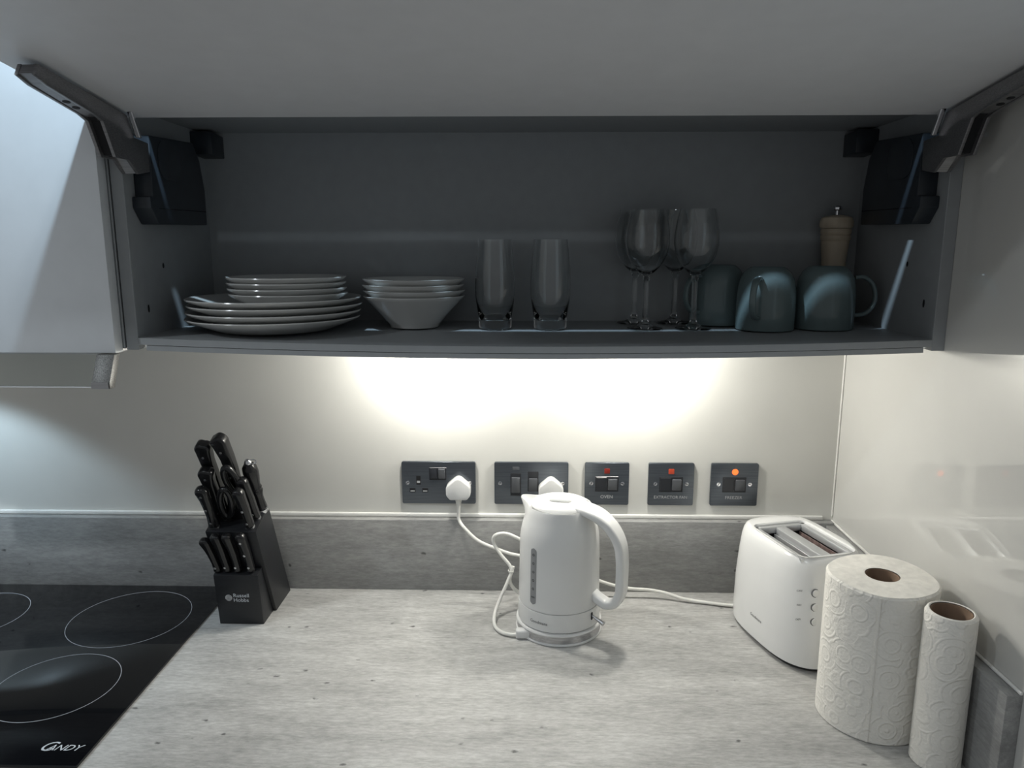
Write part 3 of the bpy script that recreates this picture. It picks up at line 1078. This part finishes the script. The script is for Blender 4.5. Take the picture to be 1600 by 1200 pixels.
GK = 'kitchen knives in the block'
knife('kitchen_knife', 'tall black riveted knife at the back left of the knife block', -0.5485, -0.133, 0.2085, 0.158, 0.0235, 0.021, 1, -0.075, 3, group=GK)
knife('kitchen_knife', 'tallest black knife at the middle back of the block, pommel curling left', -0.5165, -0.133, 0.2085, 0.172, 0.0235, 0.021, -1, -0.025, 3, group=GK)
knife('kitchen_knife', 'black riveted knife in the middle left row of the block', -0.5475, -0.1545, 0.2010, 0.118, 0.0235, 0.019, 1, -0.065, 3, group=GK)
knife('kitchen_knife', 'short black riveted knife at the front left of the block', -0.5520, -0.1755, 0.1935, 0.092, 0.0215, 0.018, 0, -0.05, 3, group=GK)
knife('paring_knife', 'small slim black knife beside the steel, farther of the two', -0.4850, -0.1530, 0.2015, 0.094, 0.0185, 0.0185, 0, -0.11, 2, group=GK)
knife('paring_knife', 'small slim black knife near the right front edge of the block', -0.4885, -0.1755, 0.1935, 0.088, 0.0185, 0.0185, 0, -0.07, 2, group=GK)
for i, (bx, L, rl, lab) in enumerate(((-0.5555, 0.080, -0.14, 'leftmost of the four small steak knives, leaning outward'),
                                      (-0.5380, 0.090, -0.07, 'second steak knife from the left in the lower block step'),
                                      (-0.5190, 0.091, -0.06, 'third steak knife from the left in the lower block step'),
                                      (-0.4955, 0.092, -0.04, 'rightmost of the four small steak knives, with bright rivets'))):
    knife('steak_knife', lab, bx, -0.1655, 0.1058, L, 0.0165, 0.0150, 0, rl, 3 if i == 3 else 1, group='steak knives in the lower block step', metal=False)

# scissors: two looped handles standing in the middle slot
sc = thing('kitchen_scissors', 'black kitchen scissors with two loop handles between the knives', 'scissors', (-0.5195, -0.1505, 0.2025), rot=(LEAN, 0, 0))
for cx, cz, sx, ang in ((0.010, 0.086, 0.0100, -0.14), (-0.006, 0.046, 0.0100, 0.10)):
    pts = [(cx + sx * cos(a) + (sin(a) * 0.030) * ang, 0.0, cz + 0.031 * sin(a)) for a in [2 * PI * k / 22 for k in range(23)]]
    put('loop_handle', tube(pts, 0.0058, 12, 2, cap=False), 'handle', sc, (0, -0.004 if cz > 0.06 else -0.014, 0))
put('shank', prism([(-0.011, -0.003), (0.011, -0.003), (0.010, 0.020), (0.004, 0.064), (-0.006, 0.064), (-0.012, 0.020)], -0.005, 0.005, 'xz', 0.002, 2), 'handle', sc)

# sharpening steel
st = thing('sharpening_steel', 'black turned sharpening steel with chrome ring at the block right back', 'sharpening steel', (-0.4815, -0.1300, 0.2073), rot=(LEAN, -0.04, 0))
put('handle', lathe([(0, 0.006), (0.0085, 0.006), (0.0100, 0.010), (0.0090, 0.020), (0.0085, 0.034), (0.0100, 0.043), (0.0112, 0.048), (0.0098, 0.052), (0.0110, 0.056), (0.0096, 0.060), (0.0105, 0.068), (0.0125, 0.080), (0.0135, 0.092), (0.0125, 0.102), (0.0080, 0.109), (0, 0.111)], 32), 'handle', st)
put('ferrule', lathe([(0, -0.001), (0.0105, -0.001), (0.0115, 0.002), (0.0105, 0.0065), (0, 0.0065)], 28), 'chrome', st)
put('end_cap', lathe([(0, 0.109), (0.0060, 0.109), (0.0066, 0.113), (0.0040, 0.118), (0, 0.1195)], 20), 'chrome', st)
put('hanging_ring', tube([(0.0065 * cos(a) + 0.009, -0.001 + 0.0025 * sin(a), 0.1145 + 0.0028 * sin(a)) for a in [2 * PI * k / 16 for k in range(17)]], 0.0010, 8, 2, cap=False), 'chrome', st)

# ------------------------------------------------------------------ crockery
def zs(x, y, r=0.0):
    return max(shelf_z(x + dx * r, y + dy * r) for dx, dy in ((0, 0), (0, -1), (0, 1), (1, 0), (-1, 0))) + 0.0003


def plate_profile(r, h, foot):
    t = 0.0036
    up = [(0, 0.0042 + t * 0.2), (foot * 0.96, 0.0042), (foot * 1.12, 0.0062), (r * 0.80, h * 0.60), (r * 0.97, h - 0.0008), (r, h)]
    dn = [(r + 0.0006, h - 0.0016), (r * 0.985, h - 0.0040), (r * 0.82, h * 0.60 - 0.0040), (foot * 1.10, 0.0022), (foot * 1.04, 0.0), (foot * 0.98, 0.0), (foot * 0.95, 0.0016), (0, 0.0016)]
    return up + dn


ordw = ('lowest', 'second from the bottom', 'third from the bottom', 'topmost')
PX, PY = -0.4175, -0.189
pz = zs(PX, PY, 0.085)
dp = put('dinner_plate', lathe(plate_profile(0.1375, 0.0215, 0.086), 96), 'ceramic', None, (PX, PY, pz))
jit = ((0, 0), (0.002, -0.001), (0.004, 0.001), (0.003, -0.002))
for k in range(4):
    o = dp if k == 0 else dp.copy()
    if k:
        COL.objects.link(o)
    o.location = (PX + jit[k][0], PY + jit[k][1], pz + k * 0.0105 + H)
    tag(o, 'white dinner plate, %s of the four large stacked plates' % ordw[k], 'plate', 'dinner plates in the left stack')
SX, SY = -0.3945, -0.180
sz = pz + 3 * 0.0105 + 0.0045
sp_ = put('side_plate', lathe(plate_profile(0.0945, 0.0235, 0.058), 96), 'ceramic', None, (SX, SY, sz))
for k in range(4):
    o = sp_ if k == 0 else sp_.copy()
    if k:
        COL.objects.link(o)
    o.location = (SX - jit[k][0] * 0.7, SY + jit[k][1], sz + k * 0.0088 + H)
    tag(o, 'white side plate, %s of the four smaller plates on the dinner plates' % ordw[k], 'plate', 'side plates on the dinner plates')

BX, BY = -0.1945, -0.136
bz = zs(BX, BY, 0.04)
bowl = put('bowl', lathe([(0, 0.0050), (0.030, 0.0052), (0.040, 0.0085), (0.062, 0.032), (0.080, 0.0500), (0.0855, 0.0535), (0.0862, 0.0530), (0.0855, 0.0512), (0.0805, 0.0470), (0.063, 0.0285), (0.043, 0.0052), (0.0405, 0.0), (0.0385, 0.0), (0.0375, 0.0016), (0, 0.0020)], 96), 'ceramic', None, (BX, BY, bz))
for k in range(4):
    o = bowl if k == 0 else bowl.copy()
    if k:
        COL.objects.link(o)
    o.location = (BX + (0, 0.001, -0.001, 0.0005)[k], BY, bz + k * 0.0095 + H)
    tag(o, 'white flared bowl, %s of the four nested bowls' % ordw[k], 'bowl', 'nested bowls beside the plates')


def glass_wall(outer, t, floor):
    """outer profile bottom to rim -> closed thin glass wall"""
    inner = [(max(r - t, 0.001), z) for r, z in outer if z > floor + 0.004]
    return [(0, 0.0012)] + outer + [(outer[-1][0] - t, outer[-1][1])] + inner[::-1][1:] + [(inner[0][0] * 0.6, floor + 0.0008), (0, floor)]


TUM = [(0.022, 0.0), (0.0265, 0.0012), (0.0275, 0.004), (0.0280, 0.018), (0.0305, 0.034), (0.0335, 0.055), (0.0340, 0.075), (0.0328, 0.100), (0.0305, 0.125), (0.0282, 0.148)]
tx = (-0.0555, 0.0375)
tum = put('tumbler', lathe(glass_wall(TUM, 0.0016, 0.014), 64), 'glass', None, (tx[0], -0.150, zs(tx[0], -0.150, 0.027)))
tag(tum, 'clear glass tumbler next to the nested bowls', 'glass', 'tumblers on the shelf')
o = tum.copy()
COL.objects.link(o)
o.location = (tx[1], -0.150, zs(tx[1], -0.150, 0.027) + H)
o['label'] = 'clear glass tumbler on the wine glass side of the pair'

wg = thing('wine_glass', 'front left clear stemmed wine glass', 'wine glass', (0, 0, 0), 0, 'stemmed wine glasses')
put('foot', lathe([(0, 0.0), (0.0290, 0.0), (0.0300, 0.0008), (0.0290, 0.0018), (0.0150, 0.0045), (0.0075, 0.0090), (0.0052, 0.0150), (0, 0.0155)], 48), 'glass', wg)
put('stem', lathe([(0, 0.0158), (0.0054, 0.0158), (0.0050, 0.0200), (0.0042, 0.045), (0.0045, 0.075), (0.0060, 0.0860), (0.0085, 0.0905), (0, 0.0905)], 32), 'glass', wg)
BWL = [(0.0083, 0.0908), (0.0150, 0.0960), (0.0250, 0.1070), (0.0330, 0.1230), (0.0365, 0.1400), (0.0360, 0.1580), (0.0330, 0.1780), (0.0285, 0.1960)]
put('bowl', lathe([(0, 0.0908)] + BWL + [(0.0275, 0.1960)] + [(r - 0.0011, z + 0.0002) for r, z in BWL[:0:-1]][1:] + [(0.008, 0.0940), (0, 0.0935)], 64), 'glass', wg)
wpos = [(0.1965, -0.155, 'front left clear wine glass, right of the tumblers'), (0.2765, -0.158, 'front right clear wine glass, nearest the mugs'),
        (0.1880, -0.083, 'back left clear wine glass, half hidden behind another'), (0.2585, -0.081, 'back right clear wine glass, half hidden behind another')]
for k, (x, y, lab) in enumerate(wpos):
    z = zs(x, y, 0.03)
    if k == 0:
        wg.location = (x, y, z + H)
        wg['label'] = lab
    else:
        copy_thing(wg, (x, y, z), 0.0, lab)

# mugs stand upside down: their rounded bases point up
mug = thing('mug', 'front left mug', 'mug', (0, 0, 0), 0, 'upturned mugs')
MUG = [(0.0440, 0.003), (0.0450, 0.0), (0.0462, 0.0), (0.0470, 0.0025), (0.0474, 0.030), (0.0470, 0.055), (0.0455, 0.070), (0.0425, 0.0835), (0.0375, 0.0930), (0.0310, 0.0990), (0.0270, 0.1015), (0.0255, 0.1000), (0, 0.0995)]
put('body', lathe([(0, 0.094), (0.028, 0.093), (0.037, 0.083), (0.0420, 0.066), (0.0435, 0.030)] + MUG, 72), 'mug', mug)
put('handle', sweep([(0.045, 0, 0.0835), (0.058, 0, 0.084), (0.072, 0, 0.074), (0.0785, 0, 0.055), (0.0755, 0, 0.037), (0.064, 0, 0.0245), (0.0465, 0, 0.0215)], [(0.011, 0.0065, 0.003), (0.010, 0.006, 0.0028), (0.011, 0.0065, 0.003)], (0, 1, 0), 8), 'mug', mug)
mpos = [(0.3925, -0.166, rad(-122), 'upturned blue-green mug at the front, nearest the wine glasses'), (0.4900, -0.163, rad(-6), 'upturned blue-green mug with its handle pointing to the right'),
        (0.3555, -0.0975 + 0.0035, rad(215), 'upturned mug at the back left, mostly hidden behind a mug'), ]
mpos[2] = (0.3310, -0.0925, rad(215), 'upturned mug at the back, between the wine glasses and front mugs')
for k, (x, y, a, lab) in enumerate(mpos):
    z = zs(x, y, 0.047)
    if k == 0:
        mug.location = (x, y, z + H)
        mug.rotation_euler = (0, 0, a)
        mug['label'] = lab
    else:
        copy_thing(mug, (x, y, z), a, lab)

pm = thing('pepper_mill', 'pale wooden pepper mill behind the upturned mugs', 'pepper mill', (0.5340, -0.0775, zs(0.534, -0.0775, 0.025)))
put('body', lathe([(0, 0), (0.0255, 0), (0.0262, 0.004), (0.0255, 0.020), (0.0215, 0.050), (0.0195, 0.085), (0.0200, 0.110), (0.0225, 0.135), (0.0232, 0.140), (0.0225, 0.1415), (0.0245, 0.1440), (0.0250, 0.1500), (0.0235, 0.1525), (0.0250, 0.1545), (0.0255, 0.1600), (0.0245, 0.1625), (0, 0.1625)], 48), 'wood', pm)
put('head', lathe([(0, 0.1632), (0.0255, 0.1632), (0.0272, 0.1670), (0.0275, 0.1750), (0.0250, 0.1810), (0.0170, 0.1840), (0.0080, 0.1858), (0, 0.1860)], 48), 'wood', pm)
put('knob', lathe([(0, 0.1855), (0.0035, 0.1855), (0.0032, 0.1930), (0.0075, 0.1950), (0.0080, 0.1985), (0.0060, 0.2010), (0, 0.2015)], 28), 'chrome', pm)
